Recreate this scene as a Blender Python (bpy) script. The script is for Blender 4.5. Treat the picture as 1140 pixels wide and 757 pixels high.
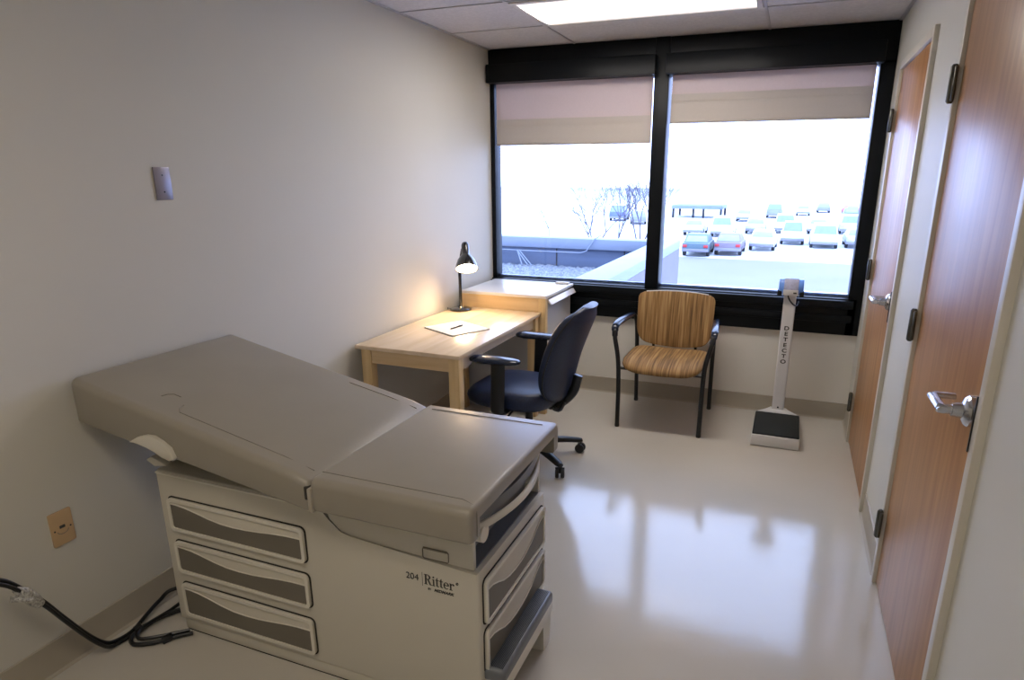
import bpy, bmesh, math, random
from mathutils import Vector, Matrix, Euler
random.seed(7)
C = bpy.context.scene.collection
PI = math.pi
for o in list(bpy.data.objects):
    bpy.data.objects.remove(o, do_unlink=True)

# ------------------------------------------------------------------ camera
cd = bpy.data.cameras.new('camera')
cam = bpy.data.objects.new('camera', cd); C.objects.link(cam)
cam.location = (2.19887, -4.6966, 1.63682)
cam.rotation_euler = (1.28803, -0.00152, 0.36817)
cd.sensor_width = 36.0
cd.lens = 715.62 / 1140 * 36
cd.shift_x = -29.45 / 1140
cd.shift_y = 25.5 / 1140
cd.clip_start = 0.05; cd.clip_end = 800
bpy.context.scene.camera = cam

# ------------------------------------------------------------------ world, exposure
SKY = (0.56, 0.66, 1.0)
SKY_STRENGTH = 5.0
TROFFER = 17.0
REAR_FILL = 6.5
LAMP_W = 3.4
w = bpy.data.worlds.new('world'); bpy.context.scene.world = w
w.use_nodes = True
nt = w.node_tree; nt.nodes.clear()
out = nt.nodes.new('ShaderNodeOutputWorld'); bg = nt.nodes.new('ShaderNodeBackground')
tc = nt.nodes.new('ShaderNodeTexCoord'); sp = nt.nodes.new('ShaderNodeSeparateXYZ')
rp = nt.nodes.new('ShaderNodeValToRGB')
rp.color_ramp.elements[0].position = 0.0; rp.color_ramp.elements[0].color = (0.47, 0.56, 1.0, 1)
rp.color_ramp.elements[1].position = 0.6; rp.color_ramp.elements[1].color = (SKY[0]*.9, SKY[1]*.95, 1.0, 1)
nt.links.new(tc.outputs['Generated'], sp.inputs[0]); nt.links.new(sp.outputs['Z'], rp.inputs[0])
nt.links.new(rp.outputs[0], bg.inputs[0]); bg.inputs[1].default_value = SKY_STRENGTH
nt.links.new(bg.outputs[0], out.inputs[0])
vs = bpy.context.scene.view_settings
vs.view_transform = 'Standard'
try: vs.look = 'None'
except Exception: pass
vs.exposure = 0.55; vs.gamma = 1.0; vs.use_curve_mapping = False

# ------------------------------------------------------------------ materials
def mat(name, col, rough=0.5, metal=0.0, spec=0.5, noise=None, bump=None, coat=0.0, coat_rough=0.1, emit=None, trans=None):
    m = bpy.data.materials.new(name); m.use_nodes = True
    n = m.node_tree; b = n.nodes['Principled BSDF']
    b.inputs['Base Color'].default_value = (*col, 1); b.inputs['Roughness'].default_value = rough
    b.inputs['Metallic'].default_value = metal; b.inputs['Specular IOR Level'].default_value = spec
    b.inputs['Coat Weight'].default_value = coat; b.inputs['Coat Roughness'].default_value = coat_rough
    if emit:
        b.inputs['Emission Color'].default_value = (*emit[0], 1); b.inputs['Emission Strength'].default_value = emit[1]
    tcn = n.nodes.new('ShaderNodeTexCoord'); mp = n.nodes.new('ShaderNodeMapping')
    n.links.new(tcn.outputs['Object'], mp.inputs[0])
    if noise:   # (scale xyz, amount, detail)
        sc, amt, det = noise
        mp.inputs['Scale'].default_value = sc if isinstance(sc, tuple) else (sc, sc, sc)
        nz = n.nodes.new('ShaderNodeTexNoise'); nz.inputs['Scale'].default_value = 1.0; nz.inputs['Detail'].default_value = det
        n.links.new(mp.outputs[0], nz.inputs['Vector'])
        cr = n.nodes.new('ShaderNodeValToRGB')
        cr.color_ramp.elements[0].position = .3; cr.color_ramp.elements[1].position = .7
        cr.color_ramp.elements[0].color = (*[max(0, c*(1-amt)) for c in col], 1)
        cr.color_ramp.elements[1].color = (*[min(1, c*(1+amt)) for c in col], 1)
        n.links.new(nz.outputs['Fac'], cr.inputs[0]); n.links.new(cr.outputs[0], b.inputs['Base Color'])
    if bump:    # (scale, strength, distance)
        nb = n.nodes.new('ShaderNodeTexNoise'); nb.inputs['Scale'].default_value = bump[0]; nb.inputs['Detail'].default_value = 3
        n.links.new(tcn.outputs['Object'], nb.inputs['Vector'])
        bp = n.nodes.new('ShaderNodeBump'); bp.inputs['Strength'].default_value = bump[1]; bp.inputs['Distance'].default_value = bump[2]
        n.links.new(nb.outputs['Fac'], bp.inputs['Height']); n.links.new(bp.outputs[0], b.inputs['Normal'])
    return m

def wood(name, c1, c2, scale, rough, axis='Z', spec=.5, coat=0.0):
    m = bpy.data.materials.new(name); m.use_nodes = True
    n = m.node_tree; b = n.nodes['Principled BSDF']
    b.inputs['Roughness'].default_value = rough; b.inputs['Specular IOR Level'].default_value = spec
    b.inputs['Coat Weight'].default_value = coat; b.inputs['Coat Roughness'].default_value = .2
    tcn = n.nodes.new('ShaderNodeTexCoord'); mp = n.nodes.new('ShaderNodeMapping')
    s = {'Z': (scale, scale, scale*.07), 'Y': (scale, scale*.07, scale), 'X': (scale*.07, scale, scale)}[axis]
    mp.inputs['Scale'].default_value = s
    n.links.new(tcn.outputs['Object'], mp.inputs[0])
    nz = n.nodes.new('ShaderNodeTexNoise'); nz.inputs['Scale'].default_value = 1; nz.inputs['Detail'].default_value = 5
    nz.inputs['Distortion'].default_value = .6
    n.links.new(mp.outputs[0], nz.inputs['Vector'])
    cr = n.nodes.new('ShaderNodeValToRGB')
    cr.color_ramp.elements[0].position = .32; cr.color_ramp.elements[0].color = (*c1, 1)
    cr.color_ramp.elements[1].position = .68; cr.color_ramp.elements[1].color = (*c2, 1)
    n.links.new(nz.outputs['Fac'], cr.inputs[0]); n.links.new(cr.outputs[0], b.inputs['Base Color'])
    return m

def cheap_glass(name):
    m = bpy.data.materials.new(name); m.use_nodes = True
    n = m.node_tree; n.nodes.clear()
    o = n.nodes.new('ShaderNodeOutputMaterial'); mx = n.nodes.new('ShaderNodeMixShader')
    t = n.nodes.new('ShaderNodeBsdfTransparent'); t.inputs[0].default_value = (.94, .97, .98, 1)
    g = n.nodes.new('ShaderNodeBsdfGlossy'); g.inputs['Roughness'].default_value = .02
    f = n.nodes.new('ShaderNodeFresnel'); f.inputs[0].default_value = 1.3
    n.links.new(f.outputs[0], mx.inputs[0]); n.links.new(t.outputs[0], mx.inputs[1]); n.links.new(g.outputs[0], mx.inputs[2])
    n.links.new(mx.outputs[0], o.inputs[0]); return m

def blind_mat(name, dif, trn, k):
    m = bpy.data.materials.new(name); m.use_nodes = True
    n = m.node_tree; n.nodes.clear()
    o = n.nodes.new('ShaderNodeOutputMaterial'); mx = n.nodes.new('ShaderNodeMixShader'); mx.inputs[0].default_value = k
    d = n.nodes.new('ShaderNodeBsdfDiffuse'); d.inputs[0].default_value = (*dif, 1)
    t = n.nodes.new('ShaderNodeBsdfTranslucent'); t.inputs[0].default_value = (*trn, 1)
    tcn = n.nodes.new('ShaderNodeTexCoord'); nz = n.nodes.new('ShaderNodeTexNoise'); nz.inputs['Scale'].default_value = 90; nz.inputs['Detail'].default_value = 3
    n.links.new(tcn.outputs['Object'], nz.inputs['Vector'])
    mxc = n.nodes.new('ShaderNodeMix'); mxc.data_type = 'RGBA'
    mxc.inputs[6].default_value = (*[c*.9 for c in trn], 1); mxc.inputs[7].default_value = (*[min(1, c*1.1) for c in trn], 1)
    n.links.new(nz.outputs['Fac'], mxc.inputs[0]); n.links.new(mxc.outputs[2], t.inputs[0])
    n.links.new(d.outputs[0], mx.inputs[1]); n.links.new(t.outputs[0], mx.inputs[2]); n.links.new(mx.outputs[0], o.inputs[0]); return m

M = {}
M['wall'] = mat('wall_paint_shaded', (.56, .54, .475), .62, noise=(1.3, .02, 3), bump=(220, .08, .002))  # one paint on all walls; tones differ to paint in the light
M['wall_back'] = mat('wall_paint_lit', (.70, .67, .60), .62, noise=(1.3, .02, 3), bump=(220, .08, .002))  # same paint, lightened to stand in for more light on this wall
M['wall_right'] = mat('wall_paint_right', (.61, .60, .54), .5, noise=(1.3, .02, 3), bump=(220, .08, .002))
M['base'] = mat('cove_base', (.37, .33, .26), .45, noise=(4, .05, 3))
M['ceil'] = mat('ceiling_tile', (.58, .565, .57), .9, noise=(60, .08, 5), bump=(160, .3, .003))
M['grid'] = mat('ceiling_grid', (.46, .445, .45), .5, noise=(5, .02, 2))
M['black'] = mat('black_window_metal', (.003, .0045, .006), .42, spec=.2, noise=(3, .1, 2))
M['black_plain'] = mat('black_plastic', (.004, .005, .006), .36, noise=(20, .1, 2))
M['charcoal'] = mat('charcoal_plastic', (.010, .016, .035), .22, noise=(20, .1, 2))
M['door_wood'] = wood('door_veneer', (.35, .165, .058), (.48, .25, .098), 26, .36, 'Z', .6, .0)
M['frame'] = mat('door_frame_paint', (.60, .565, .48), .35, noise=(2, .03, 2))
M['hinge'] = mat('dull_bronze_hinge', (.10, .10, .085), .35, .8, noise=(30, .15, 2))
M['chrome'] = mat('satin_chrome', (.55, .56, .58), .22, 1.0, noise=(10, .03, 2))
M['gap'] = mat('dark_part_and_shadow_gap', (.02, .018, .014), .8, noise=(10, .1, 2))  # near-black for dark parts and painted-in shadow gaps
M['cream'] = mat('table_body_cream', (.56, .53, .445), .42, noise=(3, .015, 2))
M['cream_trim'] = mat('table_trim_cream', (.68, .65, .56), .4, noise=(3, .015, 2))
M['taupe'] = mat('drawer_taupe', (.15, .135, .105), .5, noise=(6, .04, 2))
M['vinyl'] = mat('upholstery_vinyl', (.27, .245, .20), .36, spec=.45, noise=(5, .03, 3), bump=(400, .06, .001))
M['seam'] = mat('upholstery_seam', (.19, .17, .135), .6, noise=(40, .1, 2))
M['grey_pad'] = mat('grey_blue_plastic', (.13, .14, .15), .35, noise=(8, .04, 2))
M['birch_x'] = wood('birch_wood_x', (.60, .42, .22), (.74, .55, .32), 22, .38, 'X')
M['birch_y'] = wood('birch_wood_y', (.68, .52, .34), (.80, .65, .47), 16, .24, 'Y', coat=.3)  # lighter than the other birch: window reflection on the desktop put into the colour
M['birch_z'] = wood('birch_wood_z', (.58, .40, .19), (.72, .53, .28), 22, .4, 'Z')
M['white_lam'] = mat('white_laminate', (.78, .76, .74), .25, noise=(3, .02, 2))
M['cab_grey'] = mat('cabinet_grey_front', (.52, .53, .55), .4, noise=(3, .03, 2))
M['navy'] = mat('dark_blue_fabric', (.007, .016, .050), .42, noise=(120, .25, 3), bump=(500, .2, .001))
M['paper'] = mat('paper', (.80, .77, .72), .7, noise=(8, .02, 2))
M['white_enamel'] = mat('white_enamel', (.66, .66, .66), .3, noise=(6, .02, 2))
M['blue_plastic'] = mat('blue_plastic', (.16, .36, .95), .30, noise=(8, .05, 2))
M['print'] = mat('printed_black', (.03, .03, .028), .6, noise=(30, .1, 2))
M['rubber'] = mat('black_rubber_mat', (.010, .014, .014), .8, noise=(90, .3, 2), bump=(260, .5, .002))
M['plate_grey'] = mat('grey_steel_plate', (.27, .25, .29), .35, .5, noise=(20, .03, 2))
M['outlet'] = mat('tan_outlet_plastic', (.50, .34, .18), .5, noise=(12, .04, 2))
M['silver'] = mat('silver_wrap', (.5, .5, .48), .4, .6, noise=(160, .5, 2), bump=(120, .6, .004))
M['glass'] = cheap_glass('window_glass')
M['blind_up'] = blind_mat('blind_fabric', (.55, .47, .44), (.80, .67, .60), .38)
M['blind_low'] = blind_mat('blind_fabric_doubled', (.50, .45, .39), (.72, .65, .57), .26)
M['lens'] = mat('troffer_lens', (.8, .78, .76), .5, emit=((1.0, .92, .86), TROFFER))
def lens_profile(m, half, hi, lo):
    n = m.node_tree; b = n.nodes['Principled BSDF']; t = n.nodes['Texture Coordinate']
    sp_ = n.nodes.new('ShaderNodeSeparateXYZ'); n.links.new(t.outputs['Object'], sp_.inputs[0])
    ab = n.nodes.new('ShaderNodeMath'); ab.operation = 'ABSOLUTE'; n.links.new(sp_.outputs['Y'], ab.inputs[0])
    mr = n.nodes.new('ShaderNodeMapRange'); mr.interpolation_type = 'SMOOTHSTEP'
    mr.inputs[1].default_value = half*.15; mr.inputs[2].default_value = half*.93; mr.inputs[3].default_value = hi; mr.inputs[4].default_value = lo
    n.links.new(ab.outputs[0], mr.inputs[0]); n.links.new(mr.outputs[0], b.inputs['Emission Strength'])
lens_profile(M['lens'], .262, TROFFER, .45)
M['lens_fill'] = mat('rear_fill_lens', (.8, .78, .76), .5, emit=((1.0, .87, .72), REAR_FILL))
M['bulb'] = mat('glowing_bulb', (1, .9, .7), .5, emit=((1.0, .74, .42), 60))
M['lamp_black'] = mat('lamp_black_enamel', (.008, .008, .009), .22, noise=(10, .1, 2), coat=.5)
M['lamp_inner'] = mat('lamp_inner_white', (.85, .82, .75), .5, noise=(10, .02, 2))

# floor: speckled glossy vinyl
def floor_mat():
    m = bpy.data.materials.new('vinyl_floor'); m.use_nodes = True
    n = m.node_tree; b = n.nodes['Principled BSDF']
    b.inputs['Roughness'].default_value = .11; b.inputs['Specular IOR Level'].default_value = .62
    tcn = n.nodes.new('ShaderNodeTexCoord')
    nz = n.nodes.new('ShaderNodeTexNoise'); nz.inputs['Scale'].default_value = 1.4; nz.inputs['Detail'].default_value = 5
    n.links.new(tcn.outputs['Object'], nz.inputs['Vector'])
    cr = n.nodes.new('ShaderNodeValToRGB')
    cr.color_ramp.elements[0].color = (.48, .45, .395, 1); cr.color_ramp.elements[1].color = (.56, .53, .465, 1)
    n.links.new(nz.outputs['Fac'], cr.inputs[0])
    # scattered thin scuffs
    mp = n.nodes.new('ShaderNodeMapping'); mp.inputs['Scale'].default_value = (3, 3, 3); n.links.new(tcn.outputs['Object'], mp.inputs[0])
    vo = n.nodes.new('ShaderNodeTexVoronoi'); vo.feature = 'DISTANCE_TO_EDGE'; vo.inputs['Scale'].default_value = 1.1
    dn = n.nodes.new('ShaderNodeTexNoise'); dn.inputs['Scale'].default_value = 2; 
    n.links.new(mp.outputs[0], dn.inputs['Vector'])
    ad = n.nodes.new('ShaderNodeVectorMath'); ad.operation = 'ADD'
    n.links.new(mp.outputs[0], ad.inputs[0]); n.links.new(dn.outputs['Color'], ad.inputs[1]); n.links.new(ad.outputs[0], vo.inputs['Vector'])
    r2 = n.nodes.new('ShaderNodeValToRGB'); r2.color_ramp.elements[0].position = .0; r2.color_ramp.elements[1].position = .012
    r2.color_ramp.elements[0].color = (.72, .72, .72, 1); r2.color_ramp.elements[1].color = (1, 1, 1, 1)
    n.links.new(vo.outputs['Distance'], r2.inputs[0])
    ro = n.nodes.new('ShaderNodeMapRange'); ro.inputs[1].default_value = .7; ro.inputs[2].default_value = 1; ro.inputs[3].default_value = .26; ro.inputs[4].default_value = .11
    n.links.new(r2.outputs[0], ro.inputs[0]); n.links.new(ro.outputs[0], b.inputs['Roughness'])
    n.links.new(cr.outputs[0], b.inputs['Base Color'])
    bn = n.nodes.new('ShaderNodeTexNoise'); bn.inputs['Scale'].default_value = 9; bn.inputs['Detail'].default_value = 9; bn.inputs['Roughness'].default_value = .62
    n.links.new(tcn.outputs['Object'], bn.inputs['Vector'])
    bp = n.nodes.new('ShaderNodeBump'); bp.inputs['Strength'].default_value = .07; bp.inputs['Distance'].default_value = .010
    n.links.new(bn.outputs['Fac'], bp.inputs['Height']); n.links.new(bp.outputs[0], b.inputs['Normal'])
    return m
M['floor'] = floor_mat()

M['display_panel'] = mat('display_panel_grey', (.42, .44, .62), .3, noise=(40, .15, 2))
def stripe_fabric():
    m = bpy.data.materials.new('striped_weave'); m.use_nodes = True
    n = m.node_tree; b = n.nodes['Principled BSDF']; b.inputs['Roughness'].default_value = .75
    tcn = n.nodes.new('ShaderNodeTexCoord'); mp = n.nodes.new('ShaderNodeMapping'); mp.inputs['Scale'].default_value = (85, 3, 3)
    n.links.new(tcn.outputs['Object'], mp.inputs[0])
    nz = n.nodes.new('ShaderNodeTexNoise'); nz.inputs['Scale'].default_value = 1; nz.inputs['Detail'].default_value = 3
    n.links.new(mp.outputs[0], nz.inputs['Vector'])
    cr = n.nodes.new('ShaderNodeValToRGB'); e = cr.color_ramp.elements
    e[0].position = .3; e[0].color = (.115, .062, .020, 1); e[1].position = .72; e[1].color = (.47, .30, .125, 1)
    a = e.new(.5); a.color = (.28, .155, .052, 1)
    n.links.new(nz.outputs['Fac'], cr.inputs[0]); n.links.new(cr.outputs[0], b.inputs['Base Color']); return m
M['stripe'] = stripe_fabric()

# ------------------------------------------------------------------ mesh helpers
def finish(bm, name, m, parent=None, sharp=35, mods=None):
    bmesh.ops.recalc_face_normals(bm, faces=bm.faces)
    me = bpy.data.meshes.new(name); bm.to_mesh(me); bm.free()
    for p in me.polygons: p.use_smooth = True
    me.set_sharp_from_angle(angle=math.radians(sharp))
    me.materials.append(m)
    o = bpy.data.objects.new(name, me); C.objects.link(o)
    if parent: o.parent = parent
    return o
def tag(o, label=None, cat=None, group=None, kind=None):
    if label: o['label'] = label
    if cat: o['category'] = cat
    if group: o['group'] = group
    if kind: o['kind'] = kind
    return o
def empty(name, label, cat, loc=(0,0,0), rz=0, group=None):
    o = bpy.data.objects.new(name, None); C.objects.link(o); o.location = loc; o.rotation_euler = (0, 0, rz)
    o.empty_display_size = .1
    return tag(o, label, cat, group)
def NB(): return bmesh.new()
def box(bm, a, b, bev=0.0, seg=2, mtx=None):
    a = Vector(a); b = Vector(b); c = (a+b)/2; d = b-a
    r = bmesh.ops.create_cube(bm, size=1.0)
    vs_ = r['verts']
    for v in vs_: v.co = Vector((v.co.x*d.x, v.co.y*d.y, v.co.z*d.z)) + c
    if mtx is not None:
        for v in vs_: v.co = mtx @ v.co
    if bev > 0:
        es = list({e for v in vs_ for e in v.link_edges})
        bmesh.ops.bevel(bm, geom=es, offset=bev, segments=seg, profile=.5, affect='EDGES')
    return bm
def ring_pts(c, ax, r, n, r2=None, ref=None):
    ax = Vector(ax).normalized(); ref = Vector(ref) if ref is not None else (Vector((0,0,1)) if abs(ax.z) < .9 else Vector((1,0,0)))
    u = ax.cross(ref).normalized(); v = u.cross(ax).normalized(); r2 = r2 or r
    return [Vector(c) + u*math.cos(2*PI*i/n)*r + v*math.sin(2*PI*i/n)*r2 for i in range(n)]
def loft(bm, loops, cap=True, closed=False):
    L = [[bm.verts.new(p) for p in lp] for lp in loops]; n = len(L[0])
    rng = range(len(L)) if closed else range(len(L)-1)
    for k in rng:
        A, B = L[k], L[(k+1) % len(L)]
        for i in range(n):
            j = (i+1) % n
            try: bm.faces.new((A[i], A[j], B[j], B[i]))
            except ValueError: pass
    if cap and not closed:
        bm.faces.new(L[0][::-1]); bm.faces.new(L[-1])
    return bm
def smooth_path(pts, k=6):
    P = [Vector(p) for p in pts]; o = []
    Q = [P[0]*2-P[1]] + P + [P[-1]*2-P[-2]]
    for i in range(1, len(Q)-2):
        for s in range(k):
            t = s/k; a, b, c, d = Q[i-1], Q[i], Q[i+1], Q[i+2]
            o.append(.5*((2*b)+(c-a)*t+(2*a-5*b+4*c-d)*t*t+(3*b-a-3*c+d)*t**3))
    o.append(P[-1]); return o
def tube(bm, pts, r, n=10, r2=None, smooth=0, ref=None, radii=None):
    P = smooth_path(pts, smooth) if smooth else [Vector(p) for p in pts]
    loops = []
    t0 = (P[1]-P[0]).normalized()
    u = t0.cross(Vector(ref) if ref is not None else (Vector((0,0,1)) if abs(t0.z) < .9 else Vector((1,0,0)))).normalized()
    for i, p in enumerate(P):
        t = (P[min(i+1, len(P)-1)]-P[max(i-1, 0)]).normalized()
        u = (u - t*u.dot(t)).normalized(); v = t.cross(u)
        rr = radii[min(len(radii)-1, int(round(i*(len(radii)-1)/(len(P)-1))))] if radii else r
        q2 = (r2/r*rr) if r2 else rr
        loops.append([p + u*math.cos(2*PI*k/n)*rr + v*math.sin(2*PI*k/n)*q2 for k in range(n)])
    return loft(bm, loops)
def cyl(bm, a, b, r, n=24, r2=None):
    a = Vector(a); b = Vector(b); ax = b-a
    return loft(bm, [ring_pts(a, ax, r, n), ring_pts(b, ax, r if r2 is None else r2, n)])
def lathe(bm, prof, c=(0,0,0), ax=(0,0,1), n=32, cap=True):
    ax = Vector(ax).normalized()
    return loft(bm, [ring_pts(Vector(c)+ax*h, ax, max(r, 1e-4), n) for r, h in prof], cap=cap)
def prism(bm, poly, f, w0, w1, bev=0, seg=2):
    """poly in (u,v); f(u,v,w) -> world"""
    A = [bm.verts.new(f(u, v, w0)) for u, v in poly]; B = [bm.verts.new(f(u, v, w1)) for u, v in poly]; n = len(poly)
    fs = [bm.faces.new(A[::-1]), bm.faces.new(B)]
    for i in range(n): fs.append(bm.faces.new((A[i], A[(i+1) % n], B[(i+1) % n], B[i])))
    if bev:
        es = list({e for e in fs[1].edges} | {e for e in fs[0].edges})
        bmesh.ops.bevel(bm, geom=es, offset=bev, segments=seg, profile=.5, affect='EDGES')
    return bm
def rrect(u0, v0, u1, v1, r, k=5):
    o = []
    for cx, cy, a0 in ((u1-r, v1-r, 0), (u0+r, v1-r, 90), (u0+r, v0+r, 180), (u1-r, v0+r, 270)):
        for i in range(k+1):
            a = math.radians(a0+90*i/k); o.append((cx+r*math.cos(a), cy+r*math.sin(a)))
    return o
def ring_prism(bm, o_, i_, f, w0, w1):
    n = len(o_)
    V = [[bm.verts.new(f(u, v, w)) for u, v in q] for q, w in ((o_, w0), (o_, w1), (i_, w1), (i_, w0))]
    for k in range(4):
        A, B = V[k], V[(k+1) % 4]
        for i in range(n): bm.faces.new((A[i], A[(i+1) % n], B[(i+1) % n], B[i]))
    return bm
def curve_text(txt, size, name, m, parent, f, extrude=.0006, shear=0.0, bold=0.0, align='LEFT', sx=1.0):
    cu = bpy.data.curves.new(name, 'FONT'); cu.body = txt; cu.size = size; cu.extrude = extrude; cu.shear = shear; cu.offset = bold; cu.align_x = align
    t = bpy.data.objects.new(name+'_tmp', cu); C.objects.link(t)
    dg = bpy.context.evaluated_depsgraph_get(); me = bpy.data.meshes.new_from_object(t.evaluated_get(dg))
    bpy.data.objects.remove(t, do_unlink=True)
    for v in me.vertices: v.co = Vector(f(v.co.x*sx, v.co.y, v.co.z))
    me.materials.clear(); me.materials.append(m); me.name = name
    o = bpy.data.objects.new(name, me); C.objects.link(o)
    if parent: o.parent = parent
    return o
def apply_mods(o):
    dg = bpy.context.evaluated_depsgraph_get(); me = bpy.data.meshes.new_from_object(o.evaluated_get(dg)); o.modifiers.clear(); o.data = me
def cut(o, a, b):
    c = NB(); box(c, a, b); me = bpy.data.meshes.new('c'); c.to_mesh(me); c.free(); co = bpy.data.objects.new('c', me); C.objects.link(co)
    md = o.modifiers.new('b', 'BOOLEAN'); md.operation = 'DIFFERENCE'; md.object = co; md.solver = 'EXACT'
    apply_mods(o); bpy.data.objects.remove(co, do_unlink=True)
    o.data.set_sharp_from_angle(angle=math.radians(35))
def struct(name, bm, m, parent=None, sharp=35):
    o = finish(bm, name, m, parent, sharp)
    if parent is None: o['kind'] = 'structure'
    return o

# ------------------------------------------------------------------ the room
W, H, YB = 2.687, 2.524, -5.4
SILL, GB, GT = .61, .868, 2.29
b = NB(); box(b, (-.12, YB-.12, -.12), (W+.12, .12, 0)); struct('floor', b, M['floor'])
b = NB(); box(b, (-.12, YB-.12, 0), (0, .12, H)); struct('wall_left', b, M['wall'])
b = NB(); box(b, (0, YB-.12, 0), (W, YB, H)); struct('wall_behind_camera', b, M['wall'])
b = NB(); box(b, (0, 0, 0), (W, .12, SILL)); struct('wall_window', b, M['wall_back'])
# right wall with two door openings (door leaves set in frames)
D1 = (-2.93, -2.009); D2 = (-1.341, -.4216); DH = 2.2
b = NB()
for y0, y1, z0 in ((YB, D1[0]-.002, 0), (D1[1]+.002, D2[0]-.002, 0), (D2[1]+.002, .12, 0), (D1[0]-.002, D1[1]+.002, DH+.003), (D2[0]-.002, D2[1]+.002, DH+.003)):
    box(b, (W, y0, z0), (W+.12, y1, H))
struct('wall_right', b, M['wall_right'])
# ceiling tiles and grid
b = NB(); box(b, (-.12, YB-.12, H), (W+.12, .12, H+.1)); struct('ceiling', b, M['ceil'])
b = NB()
for xx in (.665, 1.95): box(b, (xx-.008, YB, H-.005), (xx+.008, 0, H-.0005), .001)
yy = -.615
while yy > YB:
    box(b, (0, yy-.008, H-.0045), (W, yy+.008, H-.0007), .001); yy -= .60
box(b, (0, YB, H-.006), (.018, 0, H-.0006)); box(b, (W-.018, YB, H-.006), (W, 0, H-.0006))
struct('trim_1', b, M['grid'])
# cove bases
def cove(name, pts_fn, L0, L1):
    b = NB(); prof = [(0, .119), (.006, .117), (.007, .02), (.011, .008), (.022, .0006), (0, .0006)]
    prism(b, prof, pts_fn, L0, L1); return struct(name, b, M['base'])
cove('baseboard_left', lambda u, v, w_: (u, w_, v), YB, 0)
cove('baseboard_window', lambda u, v, w_: (w_, -u, v), 0, W)
b = NB(); prof = [(0, .119), (.006, .117), (.007, .02), (.011, .008), (.022, .0006), (0, .0006)]
for a_, c_ in ((YB, D1[0]-.055), (D1[1]+.055, D2[0]-.055), (D2[1]+.055, 0)):
    prism(b, prof, lambda u, v, w_: (W-u, w_, v), a_, c_)
struct('baseboard_right', b, M['base'])

# doors
def door(name, y0, y1, blank):
    b = NB(); box(b, (W-.006, y0+.003, .008), (W+.038, y1-.003, DH-.003), .002); d = struct(name, b, M['door_wood'])
    b = NB(); fw = .040
    for a_, c_, z0, z1 in ((y0-fw, y0, 0, DH+fw), (y1, y1+fw, 0, DH+fw)):
        box(b, (W-.02, a_, z0), (W+.06, c_, z1), .003)
    box(b, (W-.02, y0, DH), (W+.06, y1, DH+fw), .003)
    finish(b, 'door_frame', M['frame'], d)
    b = NB(); box(b, (W+.036, y0-.01, 0.0), (W+.05, y1+.01, DH+.02)); finish(b, 'door_stop', M['frame'], d)
    for z in (.272, 1.105, 1.9375):
        b = NB(); hy = y1+.004
        tube(b, [(W-.030, hy, z-.062), (W-.030, hy, z-.055), (W-.030, hy, z+.055), (W-.030, hy, z+.062)], .012, 12, radii=[.007, .012, .012, .012, .012, .007])
        box(b, (W-.032, hy-.022, z-.055), (W-.021, hy+.022, z+.055), .003)
        hg = finish(b, 'hinge', M['hinge'], d)
    # lever set
    hz, hyy = 1.0625, y0+.065; r = NB()
    lathe(r, [(.036, 0), (.040, .004), (.040, .014), (.034, .022), (.020, .028), (.017, .05)], (W-.006, hyy, hz), (-1, 0, 0), 32)
    finish(r, 'lever_rose', M['chrome'], d)
    r = NB(); X0 = W-.006
    tube(r, [(X0-.045, hyy, hz), (X0-.072, hyy, hz), (X0-.078, hyy+.006, hz)], .0125, 14)
    tube(r, [(X0-.072, hyy-.012, hz), (X0-.074, hyy+.05, hz+.001), (X0-.074, hyy+.112, hz), (X0-.066, hyy+.120, hz), (X0-.018, hyy+.122, hz)], .0135, 12, r2=.0085)
    finish(r, 'lever_handle', M['chrome'], d)
    r = NB(); box(r, (W-.023, y0-.004, hz-.085), (W-.012, y0+.004, hz+.06), .001); finish(r, 'strike_plate', M['black_plain'], d)
    return d
door('door_1', D1[0], D1[1], 0); door('door_2', D2[0], D2[1], 0)

# window unit
win = NB(); F0, F1 = -.03, .10
box(win, (0.0, F0, SILL), (W-.03, F1, GB-.012), .004)          # lower panel
box(win, (0.0, F0, GT), (W-.0, F1, H-.001), .004)              # head panel
box(win, (0.0, F0+.02, GB-.03), (.035, F1, GT+.02), .003)
box(win, (W-.085, F0, SILL), (W-.0005, F1, GT+.02), .004)
box(win, (1.238, F0-.015, GB-.03), (1.336, F1, H-.002), .005)
wn = struct('window_1', win, M['black'])
b = NB(); box(b, (.002, F0-.035, GB-.075), (W-.05, F0+.01, GB-.02), .006)
box(b, (.002, F0-.012, SILL+.085), (W-.05, F0+.005, SILL+.135), .004)
finish(b, 'window_sill', M['black'], wn)
b = NB(); box(b, (.02, .045, GB-.02), (1.25, .052, GT+.02)); finish(b, 'window_glass', M['glass'], wn)
b = NB(); box(b, (1.32, .045, GB-.02), (2.61, .052, GT+.02)); finish(b, 'window_glass', M['glass'], wn)
b = NB(); box(b, (.03, .052, GB-.016), (2.61, .075, GB+.006), .002); finish(b, 'glazing_bead', mat('pale_glazing_bead', (.25, .30, .42), .3, noise=(4, .03, 2)), wn)

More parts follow.
